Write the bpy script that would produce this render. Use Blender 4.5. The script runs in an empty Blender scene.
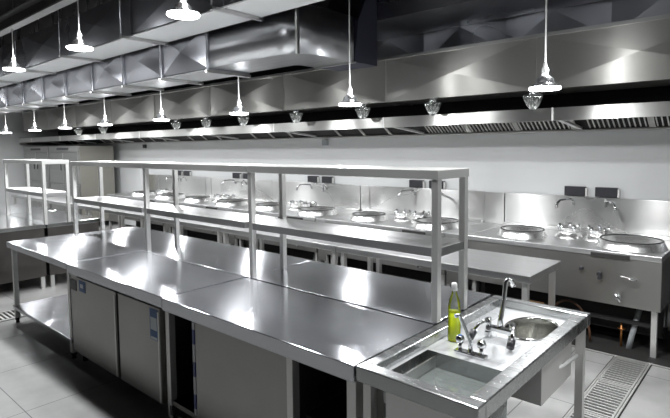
import bpy, math, random
from mathutils import Vector, Matrix
random.seed(7)
PI = math.pi
COL = bpy.context.scene.collection
SC = bpy.context.scene

# ------------------------------------------------------------------ camera
F_PX, W_PX, H_PX = 513.83, 670.0, 418.0
yaw, pitch, roll = [math.radians(a) for a in (-41.5322, -3.94614, -0.575115)]
fw = Vector((math.sin(yaw)*math.cos(pitch), math.cos(yaw)*math.cos(pitch), math.sin(pitch)))
rt = Vector((math.cos(yaw), -math.sin(yaw), 0)); up = rt.cross(fw)
rt2 = math.cos(roll)*rt + math.sin(roll)*up
up2 = -math.sin(roll)*rt + math.cos(roll)*up
cd = bpy.data.cameras.new('camera'); cam = bpy.data.objects.new('camera', cd); COL.objects.link(cam)
M = Matrix((rt2, up2, -fw)).transposed().to_4x4(); M.translation = Vector((0, 0, 1.70))
cam.matrix_world = M
cd.sensor_fit = 'HORIZONTAL'; cd.sensor_width = 36.0; cd.lens = F_PX*36.0/W_PX
cd.shift_x = 0.0; cd.shift_y = -25.79/W_PX
cd.clip_start = 0.05; cd.clip_end = 60
SC.camera = cam

# ------------------------------------------------------------------ world and exposure
wd = bpy.data.worlds.new('world'); SC.world = wd; wd.use_nodes = True
wd.node_tree.nodes['Background'].inputs[0].default_value = (0.5, 0.52, 0.56, 1)
wd.node_tree.nodes['Background'].inputs[1].default_value = 0.05
SC.view_settings.view_transform = 'Standard'; SC.view_settings.look = 'None'
SC.view_settings.gamma = 1.0; SC.view_settings.use_curve_mapping = False
SC.view_settings.exposure = 0.0
LAMP_W = 30.0       # each pendant lamp
GLOW_W = 1.6        # point light added above each lamp to brighten the duct undersides
LAMP_COL = (0.97, 0.985, 1.0)

# ------------------------------------------------------------------ materials
def new_mat(name):
    m = bpy.data.materials.new(name); m.use_nodes = True
    nt = m.node_tree; b = nt.nodes['Principled BSDF']
    return m, nt, b
def ramp(nt, fac, c0, c1, p0=0.3, p1=0.7):
    r = nt.nodes.new('ShaderNodeValToRGB')
    r.color_ramp.elements[0].position = p0; r.color_ramp.elements[1].position = p1
    r.color_ramp.elements[0].color = (*c0, 1); r.color_ramp.elements[1].color = (*c1, 1)
    nt.links.new(fac, r.inputs[0]); return r.outputs[0]
def coords(nt, scale):
    g = nt.nodes.new('ShaderNodeNewGeometry'); mp = nt.nodes.new('ShaderNodeMapping')
    mp.inputs['Scale'].default_value = scale
    nt.links.new(g.outputs['Position'], mp.inputs[0]); return mp.outputs[0]
def noise(nt, vec, scale, detail=3, rough=0.5):
    n = nt.nodes.new('ShaderNodeTexNoise'); n.inputs['Scale'].default_value = scale
    n.inputs['Detail'].default_value = detail; n.inputs['Roughness'].default_value = rough
    nt.links.new(vec, n.inputs['Vector']); return n.outputs['Fac']
def steel(name, c, rough, drough=0.08, aniso=0.0, tangent=(1, 0, 0), brush=(1, 40, 40), bump=0.02, blotch=2.5, wave=0.0):
    """brushed sheet steel: stretched grain, soft smudges, slight dents"""
    m, nt, b = new_mat(name)
    b.inputs['Metallic'].default_value = 1.0
    c0 = tuple(x*0.93 for x in c)
    f1 = noise(nt, coords(nt, (1, 1, 1)), blotch, 5, 0.6)
    nt.links.new(ramp(nt, f1, c0, c), b.inputs['Base Color'])
    mr = nt.nodes.new('ShaderNodeMapRange'); mr.inputs['To Min'].default_value = rough-drough; mr.inputs['To Max'].default_value = rough+drough
    mr.inputs['From Min'].default_value = 0.35; mr.inputs['From Max'].default_value = 0.65
    nt.links.new(noise(nt, coords(nt, brush), 0.5, 1), mr.inputs['Value'])
    nt.links.new(mr.outputs[0], b.inputs['Roughness'])
    if aniso:
        b.inputs['Anisotropic'].default_value = aniso
        v = nt.nodes.new('ShaderNodeCombineXYZ')
        for i in range(3): v.inputs[i].default_value = tangent[i]
        nt.links.new(v.outputs[0], b.inputs['Tangent'])
    if wave:
        b2 = nt.nodes.new('ShaderNodeBump'); b2.inputs['Strength'].default_value = 1.0; b2.inputs['Distance'].default_value = wave
        nt.links.new(noise(nt, coords(nt, (1, 1, 1)), 1.5, 0), b2.inputs['Height'])
        nt.links.new(b2.outputs[0], b.inputs['Normal'])
    return m
def plain(name, c, rough=0.5, metal=0.0, var=0.08, scale=8, bump=0.0, **kw):
    m, nt, b = new_mat(name)
    f = noise(nt, coords(nt, (1, 1, 1)), scale, 4)
    nt.links.new(ramp(nt, f, tuple(x*(1-var) for x in c), tuple(min(1, x*(1+var)) for x in c)), b.inputs['Base Color'])
    b.inputs['Roughness'].default_value = rough; b.inputs['Metallic'].default_value = metal
    for k, v in kw.items(): b.inputs[k].default_value = v
    if bump:
        bp = nt.nodes.new('ShaderNodeBump'); bp.inputs['Strength'].default_value = bump; bp.inputs['Distance'].default_value = 0.01
        nt.links.new(f, bp.inputs['Height']); nt.links.new(bp.outputs[0], b.inputs['Normal'])
    return m

M_TOP = steel('worktop_steel', (0.62, 0.63, 0.66), 0.21, 0.03, aniso=0.96, tangent=(-0.55, 0.8, 0.3), brush=(1, 3, 3), wave=0.004)
M_PANEL = steel('panel_steel', (0.38, 0.375, 0.36), 0.34, 0.04, aniso=0.5, tangent=(0, 0, 1), brush=(3, 3, 1), bump=0.003)
M_EDGE = steel('edge_steel', (0.66, 0.66, 0.65), 0.33, 0.05, brush=(1, 3, 3), bump=0.003)
M_POST = steel('tube_steel', (0.78, 0.78, 0.76), 0.42, 0.04, brush=(3, 3, 1), bump=0.003)
M_POST.node_tree.nodes['Principled BSDF'].inputs['Metallic'].default_value = 0.75
M_BACK = steel('backsplash_steel', (0.70, 0.70, 0.69), 0.27, 0.04, aniso=0.85, tangent=(0, 0, 1), brush=(1, 3, 3), bump=0.003, wave=0.018)
M_HOOD = steel('hood_steel', (0.55, 0.55, 0.53), 0.31, 0.03, aniso=0.85, tangent=(0, 0, 1), brush=(1, 3, 3), bump=0.003, wave=0.02)
M_DUCT = steel('galvanised_duct', (0.52, 0.53, 0.57), 0.30, 0.03, aniso=0.4, tangent=(0, 0.4, 1), brush=(1, 2, 2), bump=0.004, blotch=2, wave=0.006)
M_DUCTLIT = plain('duct_underside_lit_zinc', (0.50, 0.51, 0.52), 0.45, 0.45, 0.04, 2)  # lighter than the duct steel: lit underside of the middle duct painted in
M_UNDERLIT = plain('duct_underside_lit_white', (0.78, 0.79, 0.80), 0.6, 0, 0.04, 2)  # lamp light on the nearest duct's underside, put into the colour
M_DUCTW = steel('warm_duct_steel', (0.58, 0.57, 0.54), 0.36, 0.03, aniso=0.85, tangent=(0, 0.4, 1), brush=(1, 2, 2), bump=0.004, blotch=2, wave=0.008)
M_ELBOW = steel('elbow_sheet', (0.48, 0.49, 0.51), 0.33, 0.05, blotch=5, wave=0.02)
M_DARKREFL = steel('dark_reflection_panel', (0.15, 0.14, 0.135), 0.40, 0.05, bump=0.003)  # dark reflection on the far counter bodies painted as base colour
M_CHROME = plain('chrome', (0.80, 0.81, 0.82), 0.10, 1.0, 0.03)
M_RIM = steel('sink_rim_steel', (0.50, 0.51, 0.51), 0.27, 0.01, aniso=0.4, tangent=(0, 1, 0.3), blotch=12, bump=0.002)
M_TOP2 = steel('dull_worktop_steel', (0.66, 0.66, 0.66), 0.36, 0.05, aniso=0.5, tangent=(0, 1, 0.3), bump=0.002)
M_BOWL = plain('basin_steel', (0.80, 0.80, 0.77), 0.14, 1.0, 0.05)
M_SATIN = plain('satin_stainless', (0.80, 0.80, 0.79), 0.27, 0.9, 0.03)
M_TOP3 = steel('plain_worktop_steel', (0.50, 0.51, 0.52), 0.18, 0.02, aniso=0.2, tangent=(0, 1, .3))
M_SINK = steel('wet_sink_steel', (0.86, 0.87, 0.88), 0.32, 0.08, brush=(4, 4, 4), bump=0.0, blotch=14)
M_SINK.node_tree.nodes['Principled BSDF'].inputs['Metallic'].default_value = 0.5
M_DARK = plain('black_cast_iron', (0.025, 0.025, 0.025), 0.5)
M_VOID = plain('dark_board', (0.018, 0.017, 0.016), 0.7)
M_BLACKP = plain('black_plastic', (0.03, 0.03, 0.035), 0.35)
M_FOOT = plain('black_rubber', (0.02, 0.02, 0.02), 0.6)
M_GREY = plain('grey_pipe_plastic', (0.33, 0.35, 0.36), 0.4)
M_WHITEP = plain('white_plastic', (0.75, 0.75, 0.74), 0.4)
M_BRASS = plain('brass', (0.75, 0.33, 0.12), 0.3, 1.0)
M_PIPE2 = plain('brown_rubber', (0.10, 0.05, 0.03), 0.4)
M_CARD = plain('brown_cardboard', (0.42, 0.24, 0.11), 0.8)
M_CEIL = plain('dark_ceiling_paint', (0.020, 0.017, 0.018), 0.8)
M_BEAMLIT = plain('beam_lit_grey', (0.30, 0.30, 0.30), 0.5)  # flanges of the beam, painted pale as if lit from below
M_BEAMSHADE = plain('beam_shade_grey', (0.09, 0.09, 0.09), 0.5)  # web of the same beam, shaded side painted darker
M_PIPE = plain('brown_pipe_paint', (0.13, 0.07, 0.06), 0.5)
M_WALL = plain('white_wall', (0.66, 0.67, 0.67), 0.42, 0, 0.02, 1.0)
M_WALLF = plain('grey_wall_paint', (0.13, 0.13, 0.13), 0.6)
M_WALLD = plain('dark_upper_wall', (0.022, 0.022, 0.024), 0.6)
M_FRIDGE = steel('refrigerator_steel', (0.46, 0.46, 0.45), 0.35, 0.05)
M_BEIGE = plain('beige_film', (0.30, 0.29, 0.255), 0.35, 0.3, 0.06, 2)
M_CANVAS = plain('blue_grey_canvas', (0.045, 0.047, 0.07), 0.55, 0.2, 0.10, 4, 0.3)
M_GAP = plain('door_gasket', (0.012, 0.012, 0.012), 0.6)
M_BURN = plain('burnt_bronze', (0.20, 0.12, 0.09), 0.35, 0.7)

def emis(name, col, s):
    m, nt, b = new_mat(name)
    b.inputs['Base Color'].default_value = (0.9, 0.9, 0.9, 1)
    b.inputs['Emission Color'].default_value = (*col, 1); b.inputs['Emission Strength'].default_value = s
    return m
M_LED = emis('lit_led_diffuser', LAMP_COL, 14.0)
M_LEDSIDE = emis('lit_lamp_rim', LAMP_COL, 1.6)
M_CORD = plain('white_cord', (0.80, 0.80, 0.78), 0.4)
M_GLOW = emis('lit_lamp_housing', LAMP_COL, 1.2)
M_SHADE = plain('lamp_aluminium', (0.85, 0.86, 0.87), 0.22, 0.9)

def floor_mat():
    m, nt, b = new_mat('grey_floor_tiles')
    mp = nt.nodes.new('ShaderNodeMapping'); g = nt.nodes.new('ShaderNodeNewGeometry')
    mp.inputs['Location'].default_value = (1.28, -1.08, 0)
    nt.links.new(g.outputs['Position'], mp.inputs[0])
    br = nt.nodes.new('ShaderNodeTexBrick'); br.offset = 0.0; br.squash = 1.0
    br.inputs['Scale'].default_value = 1.0; br.inputs['Brick Width'].default_value = 0.8; br.inputs['Row Height'].default_value = 0.8
    br.inputs['Mortar Size'].default_value = 0.003; br.inputs['Mortar Smooth'].default_value = 0.0
    br.inputs['Color1'].default_value = (0.42, 0.42, 0.41, 1); br.inputs['Color2'].default_value = (0.40, 0.40, 0.39, 1)
    br.inputs['Mortar'].default_value = (0.10, 0.10, 0.10, 1)
    nt.links.new(mp.outputs[0], br.inputs['Vector'])
    f = noise(nt, coords(nt, (1, 1, 1)), 2.2, 6, 0.6)
    mx = nt.nodes.new('ShaderNodeMix'); mx.data_type = 'RGBA'; mx.blend_type = 'MULTIPLY'; mx.inputs[0].default_value = 1.0
    nt.links.new(br.outputs['Color'], mx.inputs[6]); nt.links.new(ramp(nt, f, (0.72, 0.72, 0.72), (1, 1, 1), 0.35, 0.62), mx.inputs[7])
    nt.links.new(mx.outputs[2], b.inputs['Base Color'])
    nt.links.new(ramp(nt, f, (0.30,)*3, (0.50,)*3), b.inputs['Roughness'])
    bp = nt.nodes.new('ShaderNodeBump'); bp.inputs['Strength'].default_value = 0.15; bp.inputs['Distance'].default_value = 0.004
    nt.links.new(f, bp.inputs['Height']); nt.links.new(bp.outputs[0], b.inputs['Normal'])
    return m
M_FLOOR = floor_mat()
def glass(name, c, rough=0.03, ior=1.33):
    m = bpy.data.materials.new(name); m.use_nodes = True; nt = m.node_tree; nt.nodes.clear()
    o = nt.nodes.new('ShaderNodeOutputMaterial'); mx = nt.nodes.new('ShaderNodeMixShader')
    t = nt.nodes.new('ShaderNodeBsdfTransparent'); t.inputs[0].default_value = (*c, 1)
    g = nt.nodes.new('ShaderNodeBsdfGlossy'); g.inputs['Roughness'].default_value = rough
    fr = nt.nodes.new('ShaderNodeFresnel'); fr.inputs[0].default_value = ior
    nt.links.new(fr.outputs[0], mx.inputs[0]); nt.links.new(t.outputs[0], mx.inputs[1]); nt.links.new(g.outputs[0], mx.inputs[2])
    nt.links.new(mx.outputs[0], o.inputs[0]); return m
M_WATER = glass('water', (0.90, 0.95, 0.93), 0.05, 1.5)
def cloud(m, c, f):
    nt = m.node_tree; mx = [n for n in nt.nodes if n.type == 'MIX_SHADER'][0]; t = [n for n in nt.nodes if n.type == 'BSDF_TRANSPARENT'][0]
    d = nt.nodes.new('ShaderNodeBsdfDiffuse'); d.inputs[0].default_value = (*c, 1)
    m2 = nt.nodes.new('ShaderNodeMixShader'); m2.inputs[0].default_value = f
    nt.links.new(t.outputs[0], m2.inputs[1]); nt.links.new(d.outputs[0], m2.inputs[2]); nt.links.new(m2.outputs[0], mx.inputs[1])
cloud(M_WATER, (0.50, 0.55, 0.53), 0.35)
M_PET = glass('clear_bottle_plastic', (0.90, 0.92, 0.90), 0.08, 1.5)
M_SOAP = plain('yellow_green_soap', (0.74, 0.84, 0.02), 0.15, 0, 0.10, 20)
M_JAR = plain('ribbed_glass', (0.62, 0.64, 0.62), 0.12, 0.85, 0.1)
def tape_mat():
    m, nt, b = new_mat('blue_white_film_tape')
    g = nt.nodes.new('ShaderNodeNewGeometry'); s = nt.nodes.new('ShaderNodeSeparateXYZ')
    nt.links.new(g.outputs['Position'], s.inputs[0])
    fr = nt.nodes.new('ShaderNodeMath'); fr.operation = 'MULTIPLY'; fr.inputs[1].default_value = 5.2
    nt.links.new(s.outputs['Z'], fr.inputs[0])
    mo = nt.nodes.new('ShaderNodeMath'); mo.operation = 'FRACT'; nt.links.new(fr.outputs[0], mo.inputs[0])
    r = nt.nodes.new('ShaderNodeValToRGB'); r.color_ramp.interpolation = 'CONSTANT'
    r.color_ramp.elements[0].color = (0.05, 0.07, 0.22, 1)
    r.color_ramp.elements[1].position = 0.45; r.color_ramp.elements[1].color = (0.62, 0.63, 0.66, 1)
    nt.links.new(mo.outputs[0], r.inputs[0]); nt.links.new(r.outputs[0], b.inputs['Base Color'])
    b.inputs['Roughness'].default_value = 0.35
    return m
M_TAPE = tape_mat()
M_BLUE = plain('blue_label_paper', (0.05, 0.12, 0.30), 0.4, 0, 0.2, 30)
M_LBL = plain('white_label_paper', (0.62, 0.68, 0.72), 0.4)

# ------------------------------------------------------------------ mesh builder
class MB:
    def __init__(s): s.v = []; s.f = []; s.sm = []
    def add(s, vs, fs, smooth=False):
        n = len(s.v); s.v += [tuple(v) for v in vs]; s.f += [tuple(i+n for i in f) for f in fs]; s.sm += [smooth]*len(fs); return s
    def box(s, x0, x1, y0, y1, z0, z1):
        if x0 > x1: x0, x1 = x1, x0
        vs = [(x, y, z) for z in (z0, z1) for y in (y0, y1) for x in (x0, x1)]
        return s.add(vs, [(0,2,3,1),(4,5,7,6),(0,1,5,4),(2,6,7,3),(0,4,6,2),(1,3,7,5)])
    def tube(s, pts, r, n=10, cap=True):
        pts = [Vector(p) for p in pts]; rs = r if isinstance(r, (list, tuple)) else [r]*len(pts)
        rings = []; ref = None
        for i, p in enumerate(pts):
            a = pts[max(0, i-1)]; b = pts[min(len(pts)-1, i+1)]; d = (b-a).normalized()
            if ref is None: ref = Vector((0, 0, 1)) if abs(d.z) < 0.9 else Vector((1, 0, 0))
            u = (ref - d*ref.dot(d)); u = u.normalized() if u.length > 1e-5 else d.orthogonal().normalized()
            w = d.cross(u); ref = u
            rings.append([p + (u*math.cos(2*PI*k/n) + w*math.sin(2*PI*k/n))*rs[i] for k in range(n)])
        vs = [q for rg in rings for q in rg]; fs = []
        for i in range(len(pts)-1):
            for k in range(n):
                fs.append((i*n+k, i*n+(k+1) % n, (i+1)*n+(k+1) % n, (i+1)*n+k))
        s.add(vs, fs, True)
        if cap:
            m = len(s.v)-len(vs)
            s.f.append(tuple(m+k for k in range(n))[::-1]); s.sm.append(False)
            s.f.append(tuple(m+(len(pts)-1)*n+k for k in range(n))); s.sm.append(False)
        return s
    def lathe(s, prof, c=(0, 0, 0), n=28, sx=1.0, sy=1.0, wob=None):
        vs = []; fs = []
        for j, (r, z) in enumerate(prof):
            for k in range(n):
                a = 2*PI*k/n; rr = r*(1 + (wob(j, a) if wob else 0))
                vs.append((c[0]+rr*math.cos(a)*sx, c[1]+rr*math.sin(a)*sy, c[2]+z))
        for j in range(len(prof)-1):
            for k in range(n): fs.append((j*n+k, j*n+(k+1) % n, (j+1)*n+(k+1) % n, (j+1)*n+k))
        return s.add(vs, fs, True)
    def prism(s, poly, axis, a0, a1):
        """poly of 2D points in the plane perpendicular to axis, extruded from a0 to a1"""
        def P(p, a): return (a, p[0], p[1]) if axis == 'x' else ((p[0], a, p[1]) if axis == 'y' else (p[0], p[1], a))
        n = len(poly); vs = [P(p, a0) for p in poly] + [P(p, a1) for p in poly]
        fs = [tuple(range(n))[::-1], tuple(range(n, 2*n))] + [(i, (i+1) % n, n+(i+1) % n, n+i) for i in range(n)]
        return s.add(vs, fs)
    def build(s, name, mat, parent=None, bevel=0.0, loc=None):
        me = bpy.data.meshes.new(name); me.from_pydata(s.v, [], s.f); me.validate()
        for i, p in enumerate(me.polygons):
            if i < len(s.sm): p.use_smooth = s.sm[i]
        import bmesh
        bm = bmesh.new(); bm.from_mesh(me); bmesh.ops.recalc_face_normals(bm, faces=bm.faces); bm.to_mesh(me); bm.free()
        o = bpy.data.objects.new(name, me); COL.objects.link(o)
        for m in (mat if isinstance(mat, list) else [mat]): me.materials.append(m)
        if parent: o.parent = parent
        if loc: o.location = loc
        if bevel:
            b = o.modifiers.new('bevel', 'BEVEL'); b.width = bevel; b.segments = 2; b.limit_method = 'ANGLE'; b.angle_limit = 0.6
        return o
def thing(name, label, cat, loc=(0, 0, 0), group=None):
    o = bpy.data.objects.new(name, None); COL.objects.link(o); o.location = loc; o.empty_display_size = 0.1
    o['label'] = label; o['category'] = cat
    if group: o['group'] = group
    return o
def tag(o, label, cat, group=None):
    o['label'] = label; o['category'] = cat
    if group: o['group'] = group
    return o
def struct(o): o['kind'] = 'structure'; return o
def kids(o): return [c for c in bpy.data.objects if c.parent == o]
def copy_tree(o, parent=None):
    c = o.copy(); COL.objects.link(c); c.parent = parent
    for ch in kids(o): copy_tree(ch, c)
    return c
def dup(o, loc, label):
    c = copy_tree(o); c.location = loc; c['label'] = label; return c

# ------------------------------------------------------------------ room shell
XL, XR, YF, YB, ZC = -15.0, 3.2, -3.6, 5.55, 3.9
struct(MB().box(XL-.1, XR+.1, YF-.1, YB+.1, -0.1, 0).build('floor', M_FLOOR))
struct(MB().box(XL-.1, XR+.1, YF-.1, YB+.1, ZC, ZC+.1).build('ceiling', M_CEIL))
struct(MB().box(XL-.1, XR+.1, YB, YB+.1, 0, 2.06).build('wall_back', M_WALL))
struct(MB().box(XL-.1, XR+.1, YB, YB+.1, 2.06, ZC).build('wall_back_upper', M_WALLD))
struct(MB().box(XL-.1, XL, YF, YB, 0, 2.9).build('wall_left', M_WALL))
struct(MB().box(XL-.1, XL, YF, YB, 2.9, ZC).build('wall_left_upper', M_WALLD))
struct(MB().box(XR, XR+.1, YF, YB, 0, ZC).build('wall_right', M_WALLF))
struct(MB().box(XL-.1, XR+.1, YF-.1, YF, 0, ZC).build('wall_front', M_WALLF))

# ------------------------------------------------------------------ ceiling steelwork
b = thing('ceiling_beam', 'long grey channel beam under the ceiling at the top left, carrying lamp cords', 'beam', (0, 2.10, 3.135))
MB().box(XL+.02, 3.1, -.05, .05, 0, .018).build('lower_flange', M_BEAMLIT, b)
MB().box(XL+.02, 3.1, .03, .045, .018, .16).build('web', M_BEAMSHADE, b)
MB().box(XL+.02, 3.1, -.05, .05, .16, .175).build('upper_flange', M_BEAMLIT, b)
tag(MB().tube([(XL+.02, 1.82, 3.46), (3.1, 1.82, 3.46)], .055, 12).build('ceiling_pipe', M_PIPE), 'brown painted pipe running under the dark ceiling, top left corner', 'pipe')

# ------------------------------------------------------------------ ducts
def cross_face(mb, o, u, v, nrm, h):
    """rectangular sheet panel at corner o spanned by u, v with a pressed diagonal cross, apex out by h"""
    o = Vector(o); u = Vector(u); v = Vector(v); c = o + u/2 + v/2 + Vector(nrm)*h
    mb.add([o, o+u, o+u+v, o+v, c], [(0, 1, 4), (1, 2, 4), (2, 3, 4), (3, 0, 4)])
def duct_x(seams, y0, y1, z0, z1, h=0.03):
    mb = MB()
    for a, c in zip(seams[:-1], seams[1:]):
        cross_face(mb, (a, y0, z0), (c-a, 0, 0), (0, 0, z1-z0), (0, -1, 0), h)
        cross_face(mb, (a, y1, z0), (c-a, 0, 0), (0, 0, z1-z0), (0, 1, 0), h)
        cross_face(mb, (a, y0, z0), (c-a, 0, 0), (0, y1-y0, 0), (0, 0, -1), h*.2)
        cross_face(mb, (a, y0, z1), (c-a, 0, 0), (0, y1-y0, 0), (0, 0, 1), h)
    for x in (seams[0], seams[-1]):
        mb.add([(x, y0, z0), (x, y1, z0), (x, y1, z1), (x, y0, z1)], [(0, 1, 2, 3)])
    return mb
def flange_x(x, y0, y1, z0, z1, w=.012, t=.012):
    m = MB(); m.box(x-w, x+w, y0-t, y0, z0-t, z1+t).box(x-w, x+w, y1, y1+t, z0-t, z1+t)
    m.box(x-w, x+w, y0, y1, z0-t, z0).box(x-w, x+w, y0, y1, z1, z1+t); return m
def hanger(parent, x, y0, y1, z, zt=ZC):
    m = MB().tube([(x, y0, z), (x, y0, zt)], .006, 6).tube([(x, y1, z), (x, y1, zt)], .006, 6)
    m.build('hanger_rod', M_DUCT, parent)
    MB().box(x-.018, x+.018, y0-.01, y1+.01, z-.03, z-.002).build('hanger_bar', M_EDGE, parent)

# duct A, nearest
SA = [-14.6 + 1.35*i for i in range(13)]
SA = [-6.43 + 1.50*i for i in range(-5, 6)]
dA = thing('air_duct', 'nearest galvanised duct along the ceiling with a pale lit underside, top left', 'duct', (0, 0, 0))
duct_x(SA, 2.55, 2.93, 2.84, 3.25).build('duct_body', M_DUCT, dA)
MB().box(SA[0], SA[-1], 2.54, 2.94, 2.818, 2.828).build('lit_underside_plate', M_UNDERLIT, dA)  # plate added below the duct to carry the painted lit tone
for x in SA[1:-1]: flange_x(x, 2.55, 2.93, 2.84, 3.25).build('flange', M_DUCT, dA)
for x in SA[1:-1]: hanger(dA, x, 2.44, 2.94, 2.816)
# duct B with elbow
SB = [-3.55 - .5 - .86*i for i in range(0, 12)][::-1]
SB = [-4.29 - .86*i for i in range(12, -1, -1)]
dB = thing('air_duct', 'middle galvanised duct with pyramid creased panels that turns towards the wall at its right end', 'duct', (0, 0, 0))
zb0, zb1 = 2.49, 2.90
duct_x(SB, 3.0, 3.48, zb0, zb1, .045).build('duct_body', M_DUCT, dB)
MB().box(SB[0], SB[-1], 3.01, 3.47, zb0-.014, zb0-.008).build('lit_underside_sheet', M_DUCTLIT, dB)  # added sheet, its pale colour stands for light from below
for x in SB[1:]: flange_x(x, 3.0, 3.48, zb0, zb1).build('flange', M_DUCT, dB)
for x in SB[1:]: hanger(dB, x, 2.975, 3.50, zb0-.016)
# curved elbow: outer wall goes from (-4.29,3.0) bending to (-3.05, 3.45)
def elbow():
    mb = MB(); n = 14
    outer = [(-4.29, 3.0), (-3.75, 3.0)] + [(-3.45 + .40*math.sin(a), 3.40 - .40*math.cos(a)) for a in [PI/2*i/n for i in range(1, n+1)]] + [(-3.05, 3.62)]
    outer[1] = (-3.60, 3.0)
    inner = [(-4.29, 3.48), (-3.80, 3.48)] + [(-3.80 + .22*math.sin(a), 3.70 - .22*math.cos(a)) for a in [PI/2*i/n for i in range(1, n+1)]] + [(-3.58, 3.72)]
    inner = inner[:len(outer)]
    m = len(outer)
    vs = [(x, y, zb0) for x, y in outer] + [(x, y, zb1) for x, y in outer] + [(x, y, zb0) for x, y in inner] + [(x, y, zb1) for x, y in inner]
    fs = []
    for i in range(m-1):
        fs += [(i, i+1, m+i+1, m+i), (2*m+i, 3*m+i, 3*m+i+1, 2*m+i+1), (i, 2*m+i, 2*m+i+1, i+1), (m+i, m+i+1, 3*m+i+1, 3*m+i)]
    mb.add(vs, fs); return mb
def elbow2():
    """rectangular elbow: straight run, rounded corner, straight run towards the wall"""
    mb = MB(); n = 16; R = .30
    outer = [(-4.29, 3.0), (-3.05-R, 3.0)] + [(-3.05-R + R*math.sin(PI/2*i/n), 3.0+R - R*math.cos(PI/2*i/n)) for i in range(1, n+1)] + [(-3.05, 3.72)]
    inner = [(-4.29, 3.48), (-3.60, 3.48)] + [(-3.60 + .06*math.sin(PI/2*i/n), 3.54 - .06*math.cos(PI/2*i/n)) for i in range(1, n+1)] + [(-3.54, 3.72)]
    m = len(outer)
    vs = [(x, y, z) for L, z in ((outer, zb0), (outer, zb1), (inner, zb0), (inner, zb1)) for x, y in L]
    fs = []
    for i in range(m-1):
        fs += [(i, i+1, m+i+1, m+i), (2*m+i, 3*m+i, 3*m+i+1, 2*m+i+1), (i, 2*m+i, 2*m+i+1, i+1), (m+i, m+i+1, 3*m+i+1, 3*m+i)]
    mb.add(vs, fs)
    for k in range(len(mb.sm)): mb.sm[k] = (k % 4 == 0)
    return mb
elbow2().build('elbow', M_ELBOW, dB)
MB().box(-3.063, -3.04, 2.987, 3.012, zb0-.02, zb1+.02).build('corner_angle', M_EDGE, dB)
MB().box(-3.56, -3.03, 3.708, 3.732, zb0-.012, zb0).build('end_angle', M_EDGE, dB)
cn = MB().prism([(3.735, zb0), (4.08, zb0), (4.08, 3.42), (3.80, zb1)], 'x', -3.54, -3.05)
tag(cn.build('duct_connector', M_CANVAS, None), 'blue grey flexible canvas connector joining the turned duct to the flat dark duct', 'connector')

# duct C over the hood
SCx = [-3.18 + 1.55*i for i in range(-7, 4)] + [3.1]
dC = thing('air_duct', 'large steel duct running the whole length right above the exhaust hood', 'duct', (0, 0, 0))
duct_x(SCx, 4.4, 4.9, 2.17, 2.61, .03).build('duct_body', M_DUCTW, dC)
for x in SCx[1:-1]: flange_x(x, 4.4, 4.9, 2.17, 2.61, .006, .006).build('flange', M_DUCTW, dC)
MB().box(SCx[0], 3.1, 4.385, 4.41, 2.602, 2.63).build('top_rail', M_EDGE, dC)
# duct E behind, duct F above
SE = [-3.05 + .93*i for i in range(-1, 7)]
dE = thing('air_duct', 'rear duct with triangular creases partly hidden behind the large duct, upper right', 'duct', (0, 0, 0))
duct_x(SE, 4.93, 5.4, 2.63, 3.22, .05).build('duct_body', M_DUCT, dE)
dF = thing('air_duct', 'flat dark grey duct up under the ceiling at the top right', 'duct', (0, 0, 0))
duct_x([-3.60, -2.95, -1.5, 0, 1.5, 3.0], 4.1, 4.88, 2.93, 3.5, .02).build('duct_body', M_DUCT, dF)
for dd, xs, ys in ((dE, (-3.0, 0.6), (5.0, 5.3)), (dF, (-2.7, 1.2), (4.3, 4.7))):
    for x in xs:
        for y in ys: MB().tube([(x, y, 3.1), (x, y, ZC)], .006, 6).build('hanger_rod', M_DUCT, dd)

# ------------------------------------------------------------------ hood
hd = thing('exhaust_hood', 'long stainless steel exhaust hood above the wok ranges with baffle filters', 'hood', (0, 0, 0))
hx0, hx1 = -14.3, 3.05
joints = [-1.48 - 1.71*i for i in range(-2, 8)]
MB().box(hx0, hx1, 4.38, 4.40, 1.905, 2.01).box(hx0, hx1, 4.40, 4.43, 1.905, 1.915).build('front_fascia', M_HOOD, hd)
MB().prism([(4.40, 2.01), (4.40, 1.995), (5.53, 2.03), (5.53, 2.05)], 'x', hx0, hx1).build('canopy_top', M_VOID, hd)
MB().box(hx0, hx1, 5.50, 5.53, 1.84, 2.03).box(hx0, hx1, 5.15, 5.50, 1.838, 1.848).build('rear_gutter', M_HOOD, hd)
for a in (hx0-.015, hx1): MB().box(a, a+.015, 4.38, 5.53, 1.84, 2.03).build('end_panel', M_HOOD, hd)
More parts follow.
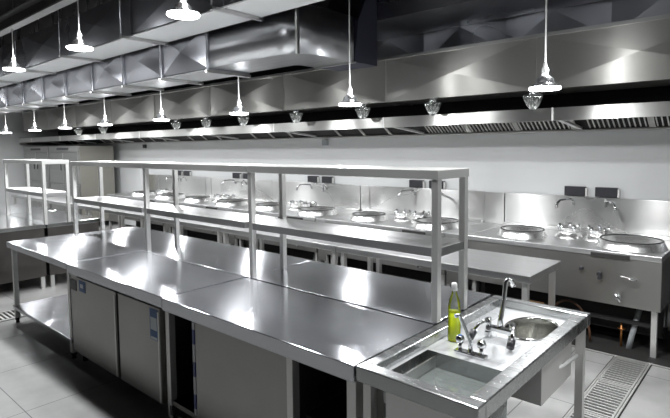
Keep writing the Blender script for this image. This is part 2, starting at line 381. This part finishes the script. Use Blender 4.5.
# baffle filters: sloping bank from the front down to the gutter
def slope_box(mb, x0, x1, t=.01, ya=4.93, za=2.00, yb=5.15, zb=1.855):
    mb.add([(x0, ya, za), (x1, ya, za), (x1, yb, zb), (x0, yb, zb), (x0, ya, za+t), (x1, ya, za+t), (x1, yb, zb+t), (x0, yb, zb+t)],
           [(0, 1, 2, 3), (4, 7, 6, 5), (0, 4, 5, 1), (3, 2, 6, 7), (0, 3, 7, 4), (1, 5, 6, 2)])
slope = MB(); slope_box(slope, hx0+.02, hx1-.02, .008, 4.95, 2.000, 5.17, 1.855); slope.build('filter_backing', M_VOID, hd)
for j, xj in enumerate(joints):
    a, c = xj+.05, xj+1.66
    if xj < -14 or xj > 2: continue
    c = min(c, hx1-.05)
    if xj > -3.4:
        nfl = 3; w = (c-a)/nfl
        for k in range(nfl):
            if a+k*w > hx1-.1: continue
            m = MB(); x = a+k*w+.03
            while x < a+(k+1)*w-.03:
                slope_box(m, x, x+.010, .02); x += .041
            m.build('baffle_filter', M_POST, hd)
            fr = MB(); slope_box(fr, a+(k+1)*w-.028, a+(k+1)*w+.022, .012, 4.92, 2.00, 5.145, 1.850); fr.build('filter_divider', M_HOOD, hd)
    else:
        for k in range(1, 4):
            fr = MB(); x = a+(c-a)*k/4; slope_box(fr, x-.02, x+.02, .012, 4.92, 2.00, 5.145, 1.850); fr.build('filter_divider', M_HOOD, hd)
    fl = MB(); slope_box(fl, xj-.02, xj+.02, .02, 4.42, 1.925, 5.14, 1.85)
    fl.build('joint_flange', M_POST, hd)
    MB().box(xj-.006, xj+.006, 4.374, 4.38, 1.905, 2.012).build('seam_strip', M_POST, hd)

# small ribbed glass cones between duct and hood
def jar(x, y, z, label):
    t = thing('ribbed_cone', label, 'lamp', (x, y, z), 'ribbed glass cones between the big duct and the hood')
    MB().lathe([(.0, .115), (.03, .115), (.035, .09), (.03, .075), (0, .075)], n=16).build('cone_cap', M_SHADE, t)
    MB().lathe([(.03, .085), (.062, .08), (.066, .06), (.045, .0), (.022, -.035), (0, -.04)], n=60,
               wob=lambda j, a: .22*math.cos(10*a) if 0 < j < 5 else 0).build('cone_body', M_JAR, t)
    MB().tube([(0, 0, .11), (0, .12, .14)], .005, 6).build('bracket', M_SHADE, t)
JX = [-1.6, -2.54, -3.38, -4.38, -5.37, -6.2, -6.98, -9.43, -10.5]
JT = ['rightmost', 'second from the right', 'third from the right', 'fourth from the right', 'fifth from the right', 'fourth from the left',
      'third from the left', 'second from the left', 'leftmost']
for x, t_ in zip(JX, JT):
    jar(x, 4.27, 2.035, 'ribbed glass cone between duct and hood, %s of the row' % t_)

# ------------------------------------------------------------------ pendant lamps
def make_lamp(rad, cord_top, label, group, z):
    t = thing('pendant_lamp', label, 'lamp', (0, 0, 0), group)
    MB().tube([(0, 0, .12), (0, 0, cord_top)], .0055, 8).build('cord', M_CORD, t)
    MB().lathe([(0, .165), (.010, .165), (.013, .14), (.022, .125), (.022, .10), (.012, .092), (.012, .075), (0, .075)], n=16).build('lamp_holder', M_CORD, t)
    MB().lathe([(0, .082), (.03, .08), (.055, .06), (.062, .035), (rad*.68, .026), (rad*.98, .014), (rad, .004), (rad*.97, .002), (0, .012)], n=32).build('lamp_shade', M_SHADE, t)
    MB().lathe([(0, .104), (.014, .10), (.022, .09), (.022, .078), (0, .076)], n=20).build('led_housing', M_GLOW, t)
    MB().lathe([(rad, .004), (rad*1.0, -.008), (rad*.96, -.014), (rad*.5, -.018), (0, -.018)], n=32).build('diffuser', M_LED, t)
    ld = bpy.data.lights.new('lamp_light', 'AREA'); ld.shape = 'DISK'; ld.size = rad*1.8; ld.energy = LAMP_W; ld.color = LAMP_COL
    ld.spread = PI
    lo = bpy.data.objects.new('lamp_light', ld); COL.objects.link(lo); lo.parent = t; lo.location = (0, 0, -.024)
    pd = bpy.data.lights.new('added_upglow', 'POINT'); pd.energy = GLOW_W; pd.color = LAMP_COL; pd.shadow_soft_size = 0.03
    po = bpy.data.objects.new('added_upglow', pd); COL.objects.link(po); po.parent = t; po.location = (0.05, 0, .13)
    return t
# cords of the middle row reach the ceiling
zr2 = 2.085; zr1 = 2.665; Y1 = 2.10
lx2 = [-1.245, -2.94, -4.51, -6.12, -7.73, -9.23, -10.64, -12.3]
names2 = ['rightmost, before the big duct', 'second from the right, beside the canvas connector', 'third from the right, below the turned duct',
          'fourth from the right', 'fourth from the left', 'third from the left', 'second from the left', 'leftmost, at the far end']
p2 = make_lamp(.100, ZC-zr2, '', 'pendant lamps over the aisle before the ranges', zr2)
for i, (x, n_) in enumerate(zip(lx2, names2)):
    o = p2 if i == 0 else copy_tree(p2)
    o.location = (x, 3.53, zr2); o['label'] = 'lit pendant lamp over the range aisle, %s' % n_
lx1 = [2.12, .31, -1.49, -3.294, -5.06, -6.91, -8.70, -10.5, -12.3]
p1 = make_lamp(.115, 3.135-zr1, '', 'pendant lamps hanging from the ceiling beam', zr1)
nm1 = ['behind the frame on the right', 'outside the frame at the top right', 'above the sink table', 'big bright one at the top, rightmost seen', 'second from the right seen',
       'leftmost one seen', 'just outside the frame on the left', 'farther outside the frame on the left', 'farthest one outside the frame on the left']
for i, x in enumerate(lx1):
    o = p1 if i == 0 else copy_tree(p1)
    o.location = (x, Y1, zr1); o['label'] = 'lit pendant lamp hung from the ceiling beam, %s' % nm1[i]

# ------------------------------------------------------------------ kitchen furniture
TOPH = .80
def worktable(name, x0, x1, y0, y1, label, group, shelf=.14, top=TOPH, splash=False, cat='table', mat=M_TOP, apron=.055):
    t = thing(name, label, cat, (x0, y0, 0), group)
    w, d = x1-x0, y1-y0
    MB().box(0, w, 0, d, top-apron, top).build('tabletop', mat, t, .004)
    for px in (.05, w-.05):
        for py in (.05, d-.05):
            lg = MB().box(px-.02, px+.02, py-.02, py+.02, .05, top-apron).build('leg', M_POST, t)
            MB().lathe([(0, .05), (.022, .05), (.022, .03), (.014, .02), (.018, 0), (0, 0)], (px, py, 0), 12).build('foot', M_FOOT, lg)
    MB().box(.02, w-.02, .02, d-.02, shelf, shelf+.03).build('undershelf', mat, t, .003)
    return t
worktable('work_table', -5.75, -4.29, 1.60, 2.245, 'steel work table with low open undershelf, left end of the near counter row', None, top=TOPH+.008)

# refrigerated counter (two doors)
fx0, fx1 = -4.28, -2.845
t = thing('refrigerated_counter', 'under-counter steel refrigerator with two flat doors and a small control panel', 'refrigerator', (fx0, 1.60, 0))
w = fx1-fx0
MB().box(0, w, 0, .645, TOPH-.07, TOPH+.002).build('worktop', M_TOP, t, .004)
MB().box(.01, w-.01, .045, .63, .10, TOPH-.07).build('body', M_PANEL, t)
c = MB().box(.015, .135, .02, .045, .10, TOPH-.078).build('machine_compartment_panel', M_PANEL, t, .002)
MB().box(.020, .130, .014, .020, .60, .680).build('control_panel', M_BLACKP, c)
for (a, e, nm) in ((.15, .80, 0), (.835, 1.385, 1)):
    d_ = MB().box(a, e, .012, .043, .10, TOPH-.085).build('door', M_PANEL, t, .003)
    if nm == 0:
        s_ = MB().box(a+.05, a+.16, .009, .012, .615, .70).build('sticker', M_BLUE, d_)
        MB().box(a+.075, a+.125, .0075, .009, .645, .675).build('sticker_print', M_LBL, s_)
    else:
        s_ = MB().box(e-.115, e-.02, .009, .012, .50, .70).build('sticker', M_BLUE, d_)
        MB().box(e-.105, e-.03, .0075, .009, .565, .645).build('sticker_print', M_LBL, s_)
        MB().box(e-.105, e-.03, .0075, .009, .505, .52).build('sticker_print', M_LBL, s_)
    gp = MB().box(e-.018, e-.002, .006, .012, .11, .69).build('door_edge_grip', M_POST, d_)
MB().box(.135, .15, .035, .046, .10, .72).box(.80, .835, .035, .046, .10, .72).build('door_gasket', M_GAP, t)
for px in (.06, w-.06):
    for py in (.09, .57): MB().lathe([(0, .10), (.025, .10), (.025, .06), (.017, .05), (.02, 0), (0, 0)], (px, py, 0), 12).build('foot', M_FOOT, t)

# cabinet counter with panel and open bays
cx0, cx1 = -2.84, -1.325
t = thing('cabinet_counter', 'steel counter with a wide blank front panel between two open bays', 'counter', (cx0, 1.60, 0))
w = cx1-cx0
MB().box(0, w, 0, .645, TOPH-.08, TOPH-.004).build('worktop', M_TOP, t, .004)
for a, e, y in ((.0, .04, .02), (w-.055, w-.005, .02), (1.09, 1.13, .015)): MB().box(a, e, y, .06, .04, TOPH-.08).build('front_post', M_POST, t)
for a in (0, w-.022): MB().box(a, a+.02, .06, .63, .12, TOPH-.08).build('side_panel', M_PANEL, t)
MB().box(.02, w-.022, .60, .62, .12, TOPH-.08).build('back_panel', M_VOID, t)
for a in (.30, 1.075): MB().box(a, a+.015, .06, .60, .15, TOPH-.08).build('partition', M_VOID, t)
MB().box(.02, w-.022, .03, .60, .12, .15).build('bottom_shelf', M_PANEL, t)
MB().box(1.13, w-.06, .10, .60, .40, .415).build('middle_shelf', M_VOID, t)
pn = MB().box(.315, 1.088, .022, .04, .155, TOPH-.085).build('front_panel', M_PANEL, t, .002)
MB().box(.293, .313, .018, .042, .155, TOPH-.085).build('film_tape', M_TAPE, pn)
for px in (.03, w-.03):
    for py in (.04, .57): MB().lathe([(0, .12), (.022, .12), (.022, .06), (.015, .05), (.02, 0), (0, 0)], (px, py, 0), 12).build('foot', M_FOOT, t)

# rear counters, back to back
RB = [(-5.75, -4.29, 'rear steel table standing back to back behind the left work table'),
      (-4.28, -2.85, 'rear steel table behind the two-door refrigerated counter, between the shelf posts'),
      (-2.84, -1.33, 'rear steel table behind the blank-panelled counter, up to the sink')]
for a, e, l in RB:
    worktable('work_table', a, e, 2.255, 2.93, l, 'back to back tables behind the near counters')

# overshelves
def overshelf(x0, x1, label, y0=2.262, y1=2.588, base=TOPH, shared=False):
    t = thing('overshelf', label, 'shelf', (x0, y0, base), 'two-tier overshelves on the counters')
    w, d = x1-x0, y1-y0; p = .038
    for px in ((0,) if shared else (0, w-p)):
        for py in (0, d-p):
            lg = MB().box(px, px+p, py, py+p, 0.0, .735).build('post', M_POST, t, .003)
    MB().box(-.003, w+.003, -.003, d+.003, .735, .783).build('top_shelf', M_POST, t, .003)
    MB().box(p, w-p, .002, d-.002, .338, .385).box(.002, p, p, d-p, .338, .385).box(w-p, w-.002, p, d-p, .338, .385).build('middle_shelf', M_TOP2, t, .003)
    return t
overshelf(-2.815, -1.315, 'two-tier steel overshelf at the right, ending beside the soap bottle and sink')
overshelf(-4.265, -2.825, 'two-tier steel overshelf above the back of the two-door refrigerated counter', shared=True)
overshelf(-5.81, -4.275, 'two-tier steel overshelf above the open work table', shared=True)
overshelf(-8.20, -6.76, 'two-tier steel overshelf on the dark sided counters across the far left aisle', 2.30, 2.61)

# far left block of closed counters
def closed_counter(x0, x1, y0, y1, label, grp):
    t = thing('closed_counter', label, 'counter', (x0, y0, 0), grp); w, d = x1-x0, y1-y0
    MB().box(0, w, 0, d, TOPH-.05, TOPH).build('worktop', M_TOP3, t, .004)
    MB().box(.015, w-.015, .015, d-.015, .15, TOPH-.05).build('body', M_DARKREFL, t)
    for px in (.05, w-.05):
        for py in (.05, d-.05): MB().box(px-.022, px+.022, py-.022, py+.022, 0, .15).build('foot', M_POST, t)
for a, e, y0, y1, l in ((-8.30, -6.83, 1.60, 2.335, 'front dark-ended steel counter at the far left, first across the aisle'),
                    (-8.30, -6.83, 2.345, 3.00, 'rear dark-ended steel counter, directly behind the first one across the aisle'),
                    (-9.80, -8.31, 1.60, 2.335, 'front steel counter farther left beyond the far overshelf'),
                    (-9.80, -8.31, 2.345, 3.00, 'rear steel counter farther left beyond the far overshelf')):
    closed_counter(a, e, y0, y1, l, 'closed counters at the far left')

# table row C
CX = [(-3.095, -1.31, 'right-hand steel work table of the row before the wok ranges, free right end'),
      (-4.89, -3.105, 'second steel work table from the right in the row before the wok ranges'),
      (-6.69, -4.90, 'third steel work table from the right in the row before the wok ranges'),
      (-8.49, -6.70, 'fourth steel work table from the right in the row before the wok ranges'),
      (-10.29, -8.50, 'fifth steel work table from the right in the row before the wok ranges'),
      (-12.09, -10.30, 'farthest steel work table of the row, before the tall refrigerators')]
for a, e, l in CX: worktable('work_table', a, e, 3.50, 4.14, l, 'work tables in the row before the ranges', shelf=.20, mat=M_TOP2)
tag(MB().box(-1.52, -1.37, 3.80, 3.95, .231, .50).box(-1.52, -1.37, 3.795, 3.80, .40, .43).build('cardboard_box', M_CARD), 'small brown cardboard box on the undershelf of the right-hand work table', 'box')

# ------------------------------------------------------------------ sink table
sx0, sx1, sy0, sy1 = -1.312, -.770, 1.600, 2.935
t = thing('sink_table', 'steel sink table with a square basin and an oval basin, raised wet rim', 'sink', (0, 0, 0))
zp = .755
bx0, bx1, by0, by1 = -1.235, -.842, 1.675, 2.035     # square basin
ox, oy, oa, ob = -.970, 2.615, .122, .185            # oval basin
n = 48
oval = [(ox+oa*math.cos(2*PI*k/n), oy+ob*math.sin(2*PI*k/n)) for k in range(n)]
import bmesh
def pan():
    """inner pan surface with a square hole and an oval hole"""
    bm = bmesh.new()
    X0, X1, Y0, Y1 = sx0+.055, sx1-.062, sy0+.06, sy1-.06
    ys = 2.15
    # front part around square basin
    def quad(a, b_, c_, d_):
        bm.faces.new([bm.verts.new((p[0], p[1], zp)) for p in (a, b_, c_, d_)])
    quad((X0, Y0), (X1, Y0), (X1, by0), (X0, by0)); quad((X0, by0), (bx0, by0), (bx0, by1), (X0, by1))
    quad((bx1, by0), (X1, by0), (X1, by1), (bx1, by1)); quad((X0, by1), (X1, by1), (X1, ys), (X0, ys))
    # rear part around oval: radial strips to the rectangle
    outer = []
    for k in range(n):
        a = 2*PI*k/n; dx, dy = math.cos(a), math.sin(a); s = 1e9
        for lim, o_, d_ in ((X1, ox, dx), (X0, ox, dx), (Y1, oy, dy), (ys, oy, dy)):
            if abs(d_) > 1e-6:
                q = (lim-o_)/d_
                if q > 0: s = min(s, q)
        outer.append((ox+dx*s, oy+dy*s))
    for cnr in ((X1, Y1), (X0, Y1), (X0, ys), (X1, ys)):
        k = min(range(n), key=lambda i: (outer[i][0]-cnr[0])**2+(outer[i][1]-cnr[1])**2); outer[k] = cnr
    vi = [bm.verts.new((p[0], p[1], zp)) for p in oval]; vo = [bm.verts.new((p[0], p[1], zp)) for p in outer]
    for k in range(n): bm.faces.new((vi[k], vi[(k+1) % n], vo[(k+1) % n], vo[k]))
    bmesh.ops.remove_doubles(bm, verts=bm.verts, dist=1e-4)
    for f in bm.faces:
        if f.normal.z < 0: f.normal_flip()
    me = bpy.data.meshes.new('pan'); bm.to_mesh(me); bm.free(); me.materials.append(M_SINK)
    o = bpy.data.objects.new('pan', me); COL.objects.link(o); return o
o = pan(); o.parent = t
rim = MB()
rim.box(sx0, sx1, sy0, sy0+.062, .735, TOPH).box(sx0, sx1, sy1-.062, sy1, .735, TOPH)
rim.box(sx0, sx0+.057, sy0+.062, sy1-.062, .735, TOPH).box(sx1-.064, sx1, sy0+.062, sy1-.062, .735, TOPH)
rim.build('rim', M_RIM, t, .005)
# square basin (inner shell)
bs = MB(); zb = .56
bs.add([(bx0, by0, zp), (bx1, by0, zp), (bx1, by1, zp), (bx0, by1, zp), (bx0+.01, by0+.01, zb), (bx1-.01, by0+.01, zb), (bx1-.01, by1-.01, zb), (bx0+.01, by1-.01, zb)],
       [(0, 1, 5, 4), (1, 2, 6, 5), (2, 3, 7, 6), (3, 0, 4, 7), (4, 5, 6, 7)])
bs.build('square_basin', M_RIM, t)
MB().box(bx0+.006, bx1-.006, by0+.006, by1-.006, zb+.004, .685).build('basin_water', M_WATER, t)
MB().lathe([(1.04, .003), (1.03, .009), (.99, .009), (.975, .0), (.96, -.05), (.94, -.12), (.88, -.155), (.6, -.165), (0, -.17)], (ox, oy, zp), 48, oa, ob).build('oval_basin', M_BOWL, t)
# casings below
MB().box(-1.225, -.838, 2.40, 2.84, .47, .48).box(-1.225, -.838, 2.40, 2.41, .48, .735).box(-1.225, -.838, 2.83, 2.84, .48, .735).box(-1.225, -1.215, 2.41, 2.83, .48, .735).box(-.848, -.838, 2.41, 2.83, .48, .735).build('basin_casing', M_POST, t)
MB().box(-1.20, -.86, 1.655, 1.665, .20, .735).box(-1.20, -1.19, 1.665, 2.06, .20, .735).box(-.868, -.86, 1.665, 2.06, .54, .735).build('front_casing', M_EDGE, t)
for (px, py) in ((-1.275, 1.645), (-.815, 1.645), (-.808, 2.895), (-1.275, 2.895)):
    lg = MB().box(px-.02, px+.02, py-.02, py+.02, .04, .735).build('leg', M_POST, t)
    MB().lathe([(0, .04), (.024, .04), (.018, .02), (.02, 0), (0, 0)], (px, py, 0), 12).build('foot', M_FOOT, lg)
MB().tube([(-.862, 2.62, .56), (-.83, 2.68, .575), (-.815, 2.86, .578)], .009, 8).build('drain_pipe', M_WHITEP, t)
MB().tube([(-1.04, 1.86, .565), (-1.04, 1.86, .35), (-1.04, 1.86, .02)], .025, 12).build('drain_pipe', M_GREY, t)

# faucets
def faucet_small():
    t = thing('faucet', 'low chrome faucet with two round handles behind the square basin', 'faucet', (-1.05, 2.10, zp))
    MB().box(-.075, .075, -.022, .022, 0, .016).build('base_plate', M_CHROME, t, .005)
    MB().tube([(0, 0, .01), (0, 0, .055), (-.010, -.012, .10), (-.030, -.035, .17), (-.036, -.045, .190), (-.046, -.06, .188)], [.012, .010, .009, .008, .009, .010], 12).build('spout', M_CHROME, t)
    for s in (-1, 1):
        h = MB().tube([(s*.052, 0, .012), (s*.052, 0, .05)], .009, 10).lathe([(0, .082), (.016, .08), (.021, .066), (.019, .052), (0, .05)], (s*.052, 0, 0), 16, wob=lambda j, a: .12*math.cos(6*a)).build('handle', M_CHROME, t)
        MB().lathe([(0, .0845), (.010, .084), (.010, .082), (0, .0815)], (s*.052, 0, 0), 12).build('handle_mark', M_BLUE if s < 0 else M_CHROME, h)
faucet_small()
def faucet_tall():
    t = thing('faucet', 'tall chrome faucet with two black lever handles beside the oval basin', 'faucet', (-1.03, 2.37, zp))
    MB().box(-.07, .07, -.02, .02, .035, .062).box(-.075, -.045, -.02, .02, 0, .035).box(.045, .075, -.02, .02, 0, .035).build('bridge', M_CHROME, t, .006)
    MB().tube([(0, 0, .06), (0, .002, .10), (.012, .015, .20), (.016, .020, .285), (.024, .028, .298), (.038, .042, .292), (.043, .048, .262)], [.016, .012, .011, .011, .012, .012, .013], 12).build('spout', M_CHROME, t)
    for s in (-1, 1):
        h = MB().tube([(s*.06, 0, .05), (s*.06, 0, .095)], .014, 12).build('handle', M_CHROME, t)
        MB().tube([(s*.06, 0, .09), (s*.085, -.045, .075), (s*.095, -.09, .045)], [.010, .009, .012], 10).build('lever', M_CHROME, h)
        MB().tube([(s*.095, -.088, .047), (s*.100, -.118, .018)], .018, 10).build('lever_tip', M_BLACKP, h)
faucet_tall()

# soap bottle
bt = thing('soap_bottle', 'clear plastic bottle half full of yellow-green dish soap with a white cap', 'bottle', (-1.195, 2.215, zp+.001))
bw = .031
MB().lathe([(0, 0), (bw*.9, 0), (bw, .008), (bw, .165), (bw*.85, .20), (bw*.45, .232), (.012, .24), (.012, .25), (0, .25)], n=28).build('bottle_body', M_PET, bt)
MB().lathe([(0, .003), (bw*.86, .003), (bw*.93, .01), (bw*.93, .148), (0, .148)], n=28).build('liquid_soap', M_SOAP, bt)
MB().lathe([(0, .288), (.011, .286), (.014, .28), (.015, .248), (0, .248)], n=20).build('cap', M_WHITEP, bt)

# ------------------------------------------------------------------ wok ranges
SH = .83
def ring_prof(r): return [(r*.60, -.002), (r*.78, .028), (r*.90, .052), (r*.97, .066), (r*1.03, .062), (r*1.08, .035), (r*1.13, .010), (r*1.15, .0)]
def make_range():
    t = thing('wok_range', '', 'stove', (0, 0, 0), 'wok ranges along the wall')
    W = 1.64
    MB().box(0, W, 0, .93, SH-.045, SH).build('deck', M_TOP2, t, .004)
    MB().box(0, W, .01, .05, .39, SH-.045).box(0, .02, .05, .90, .39, SH-.045).box(W-.02, W, .05, .90, .39, SH-.045).build('front_panel', M_PANEL, t, .003)
    MB().box(1.13, 1.42, -.006, .002, SH-.052, SH-.020).build('panel_slot', M_VOID, t)
    MB().box(.03, W-.03, .35, .37, .08, .39).box(.03, W-.03, .06, .90, .375, .388).build('burner_box', M_VOID, t)
    MB().box(.05, W-.05, .12, .15, .22, .25).build('gas_rail', M_DARK, t)
    MB().box(0, W, .895, .925, SH, 1.185).box(0, W, .84, .895, SH, SH+.03).build('backsplash', M_BACK, t, .004)
    for x in (.05, W-.05):
        for y in (.08, .86): MB().box(x-.02, x+.02, y-.02, y+.02, 0, .39).build('leg', M_POST, t)
    for x, r in ((.42, .20), (1.36, .235)):
        k = MB().lathe(ring_prof(r), (x, .33, SH), 40).build('wok_ring', M_SATIN, t)
        MB().lathe([(r*.64, -.008), (r*.45, -.0), (r*.30, .014), (0, .014)], (x, .33, SH+.006), 28).build('burner_head', M_BURN, k)
        MB().lathe([(r*.95, .060), (r*.97, .070), (r*1.01, .070), (r*1.03, .060)], (x, .33, SH), 40).build('rim_ring', M_DARK, k)
        MB().tube([(x-.02, .33-r*1.02, SH), (x-.02, .33-r*1.02, SH+.05)], .014, 8).build('ring_lug', M_CHROME, k)
    for x in (.80, 1.06):
        k = MB().lathe([(.125, 0), (.12, .02), (.095, .035), (.085, .07), (.105, .095), (.10, .10), (.075, .085), (.06, .04), (0, .035)], (x, .50, SH), 24).build('soup_burner', M_SATIN, t)
        for q in range(5):
            a = 2*PI*q/5+.5; MB().tube([(x+.09*math.cos(a), .50+.09*math.sin(a), SH+.07), (x+.085*math.cos(a), .50+.085*math.sin(a), SH+.125)], [.020, .016], 8).build('pot_support', M_CHROME, k)
    for x, h in ((.725, 0), (1.015, 1)):
        bb = MB().box(x-.10, x+.10, .90, .94, 1.19, 1.285).build('switch_box', M_BLACKP, t, .004)
        MB().box(x+.10, x+.115, .905, .935, 1.19, 1.27).build('box_bracket', M_POST, bb)
    for x, dx in ((.72, -.10), (1.02, .13)):
        MB().tube([(x, .895, 1.10), (x, .86, 1.155), (x+dx*.3, .80, 1.165), (x+dx*.8, .72, 1.155), (x+dx, .69, 1.12), (x+dx, .685, 1.08)], [.014, .012, .012, .012, .012, .015], 10).build('swing_faucet', M_CHROME, t)
    for x, z, r in ((1.06, .66, .016), (1.20, .635, .020), (1.205, .605, .018)):
        MB().tube([(x, .01, z), (x, -.03, z)], [r, r*.8], 12).build('knob', M_BLACKP, t)
    MB().tube([(1.36, .01, .645), (1.37, -.035, .643), (1.44, -.04, .633), (1.48, -.03, .628)], .009, 8).build('valve_lever', M_CHROME, t)
    k = MB().tube([(1.35, .01, .47), (1.35, -.05, .47)], .022, 12).build('valve', M_CHROME, t)
    MB().tube([(1.33, -.045, .50), (1.37, -.05, .44)], .012, 8).build('valve_handle', M_CHROME, k)
    MB().tube([(1.47, .20, .375), (1.42, .16, .12), (1.40, .15, .0)], .022, 12).build('standpipe', M_GREY, t)
    return t
LAB = ['wok range with gleaming tall backsplash at the right end, brass valve below', 'second wok range from the right, behind the right overshelf post',
       'third wok range from the right, seen between the overshelf posts', 'fourth wok range from the right, seen through the middle overshelf',
       'farthest wok range, at the left end of the row']
R0 = [(-2.35, LAB[0]), (-4.24, LAB[1]), (-6.05, LAB[2]), (-7.88, LAB[3]), (-9.70, LAB[4])]
rg = make_range()
for i, (x, l) in enumerate(R0):
    o = rg if i == 0 else copy_tree(rg)
    o.location = (x, 4.60, 0); o['label'] = 'stainless steel ' + l
vx = 2.35
vv = MB().tube([(-1.01+vx, .16, 0), (-1.01+vx, .16, .22)], .009, 10).build('gas_valve', M_BRASS, rg)
vv['label'] = 'small brass valve'
MB().lathe([(.022, -.006), (.032, 0), (.022, .006), (.014, 0), (.022, -.006)], (-1.01+vx, .16, .16), n=16).build('hand_wheel', M_BRASS, vv)
hs = MB().tube([(.93+.19*math.cos(PI*(1-q/12)), .15-.07*q/12, .02+.31*math.sin(PI*q/12)) for q in range(13)], .010, 8).build('gas_hose', M_PIPE2, rg)
hs['label'] = 'brown bent hose'
# side benches between ranges
def side_bench(x0, x1, label):
    t = thing('side_bench', label, 'bench', (x0, 4.60, 0), 'narrow benches between the ranges'); w = x1-x0
    MB().box(0, w, 0, .93, SH-.05, SH).build('deck', M_TOP2, t, .004)
    MB().box(0, w, .895, .92, SH, 1.18).build('backsplash', M_BACK, t, .003)
    MB().box(.015, w-.015, .02, .05, .30, SH-.05).build('front_panel', M_PANEL, t)
    for x in (.025, w-.025):
        for y in (.05, .85): MB().box(x-.018, x+.018, y-.018, y+.018, 0, SH-.05).build('leg', M_POST, t)
side_bench(-2.595, -2.36, 'narrow steel bench right beside the left edge of the rightmost wok range')
side_bench(-4.40, -4.245, 'narrow steel bench on the left side of the second wok range')
side_bench(-6.235, -6.06, 'narrow steel bench on the left side of the third wok range')
side_bench(-8.05, -7.89, 'narrow steel bench on the left side of the fourth wok range')
side_bench(-10.15, -9.71, 'steel bench at the left end of the range row')
t = thing('side_counter', 'steel counter at the right edge beside the rightmost wok range', 'counter', (-.655, 4.60, 0))
MB().box(0, 1.6, 0, .93, SH-.04, SH).box(0, 1.6, .895, .92, SH, 1.185).build('deck', M_TOP, t, .004)
MB().box(.05, 1.55, .10, .12, .12, .62).build('dark_back_board', M_VOID, t)
for x in (.04, 1.56):
    for y in (.05, .85): MB().box(x-.02, x+.02, y-.02, y+.02, 0, SH-.04).build('leg', M_POST, t)

# ------------------------------------------------------------------ tall refrigerators
def fridge(x0, label):
    t = thing('tall_refrigerator', label, 'refrigerator', (x0, 4.60, 0), 'tall refrigerators'); w = 1.64
    MB().box(0, w, .03, .78, .12, 1.80).build('body', M_FRIDGE, t, .004)
    for i in range(2):
        for (z0, z1) in ((.16, .94), (.97, 1.66)):
            a = .02+i*.81; e = a+.79
            d_ = MB().box(a, e, 0, .03, z0, z1).build('door', M_FRIDGE, t, .004)
            hx = e-.10 if i == 0 else a+.10
            MB().box(hx-.012, hx+.012, -.012, 0, z0+.28, z0+.42).build('handle', M_BLACKP, d_)
    MB().box(.0, w, 0.005, .03, 1.67, 1.80).build('header', M_FRIDGE, t)
    MB().box(w*.3, w*.7, -.001, .005, 1.71, 1.76).build('control_panel', M_BLACKP, t)
    for x in (.06, w-.06):
        for y in (.10, .70): MB().lathe([(0, .12), (.03, .12), (.02, .02), (.025, 0), (0, 0)], (x, y, 0), 12).build('foot', M_FOOT, t)
    return t
f1 = fridge(-13.06, 'tall four-door steel refrigerator, the nearer one with a beige film on its side')
MB().box(1.64, 1.644, .04, .77, .13, 1.79).build('side_film', M_BEIGE, f1)
fridge(-14.73, 'tall four-door steel refrigerator, the farther one by the left wall')

# ------------------------------------------------------------------ wall fittings
tag(MB().box(-5.13, -5.03, 5.51, 5.549, 1.735, 1.815).build('switch_box', M_GREY), 'small grey electrical box under the hood on the white wall, middle', 'box')
tag(MB().box(-10.35, -10.25, 5.51, 5.549, 1.735, 1.81).build('switch_box', M_BLACKP), 'small black electrical box under the hood, far left', 'box')

# ------------------------------------------------------------------ floor drains
def drain_y(x0, x1, y0, y1, label):
    t = thing('floor_drain', label, 'drain', (0, 0, 0))
    MB().box(x0-.014, x1+.014, y0, y1, .0005, .003).build('channel', M_VOID, t)
    MB().box(x0-.006, x0+.006, y0, y1, .002, .008).box(x1-.006, x1+.006, y0, y1, .002, .008).build('frame', M_POST, t)
    y = y0; k = 0
    while y < y1-.05:
        ye = min(y+.55, y1); m = MB()
        m.box(x0+.010, x1-.010, y+.004, y+.022, .003, .011).box(x0+.010, x1-.010, ye-.022, ye-.004, .003, .011)
        m.box(x0+.010, x0+.022, y+.022, ye-.022, .003, .011).box(x1-.022, x1-.010, y+.022, ye-.022, .003, .011)
        yy = y+.034
        while yy < ye-.03: m.box(x0+.022, x1-.022, yy, yy+.018, .003, .010); yy += .042
        m.build('grate', M_POST, t); y += .55; k += 1
drain_y(-.99, -.75, 1.75, 4.50, 'long steel floor drain grating running to the wok ranges, right')
drain_y(-6.16, -5.84, .9, 3.4, 'steel floor drain grating in the aisle at the far left')
tr = thing('floor_gutter', 'black floor gutter with a thin pale edge along the foot of the wok ranges', 'gutter', (0, 0, 0))
MB().box(-10.2, 3.1, 4.50, 5.52, .0005, .004).build('channel', M_VOID, tr)
MB().box(-10.2, 3.1, 4.50, 4.508, .004, .012).build('edge', M_POST, tr)

# water drops splashed on the counter end and the sink rim
dr = MB(); rr = random.Random(3)
def drop(x, y, z):
    r = rr.uniform(.0015, .0042); dr.lathe([(0, r*.45), (r*.6, r*.38), (r, .0005)], (x, y, z), 8)
for _ in range(130): drop(rr.gauss(-1.40, .04), rr.uniform(1.68, 2.15), TOPH-.004)
for _ in range(60): drop(rr.uniform(sx1-.055, sx1-.008), rr.uniform(1.7, 2.85), TOPH)
for _ in range(40): drop(rr.uniform(sx0+.1, sx1-.08), rr.uniform(1.61, 1.655), TOPH)
dd_ = tag(dr.build('water_drops', M_CHROME), 'water drops splashed on the sink rim and the counter end beside it', 'water')
dd_['kind'] = 'stuff'
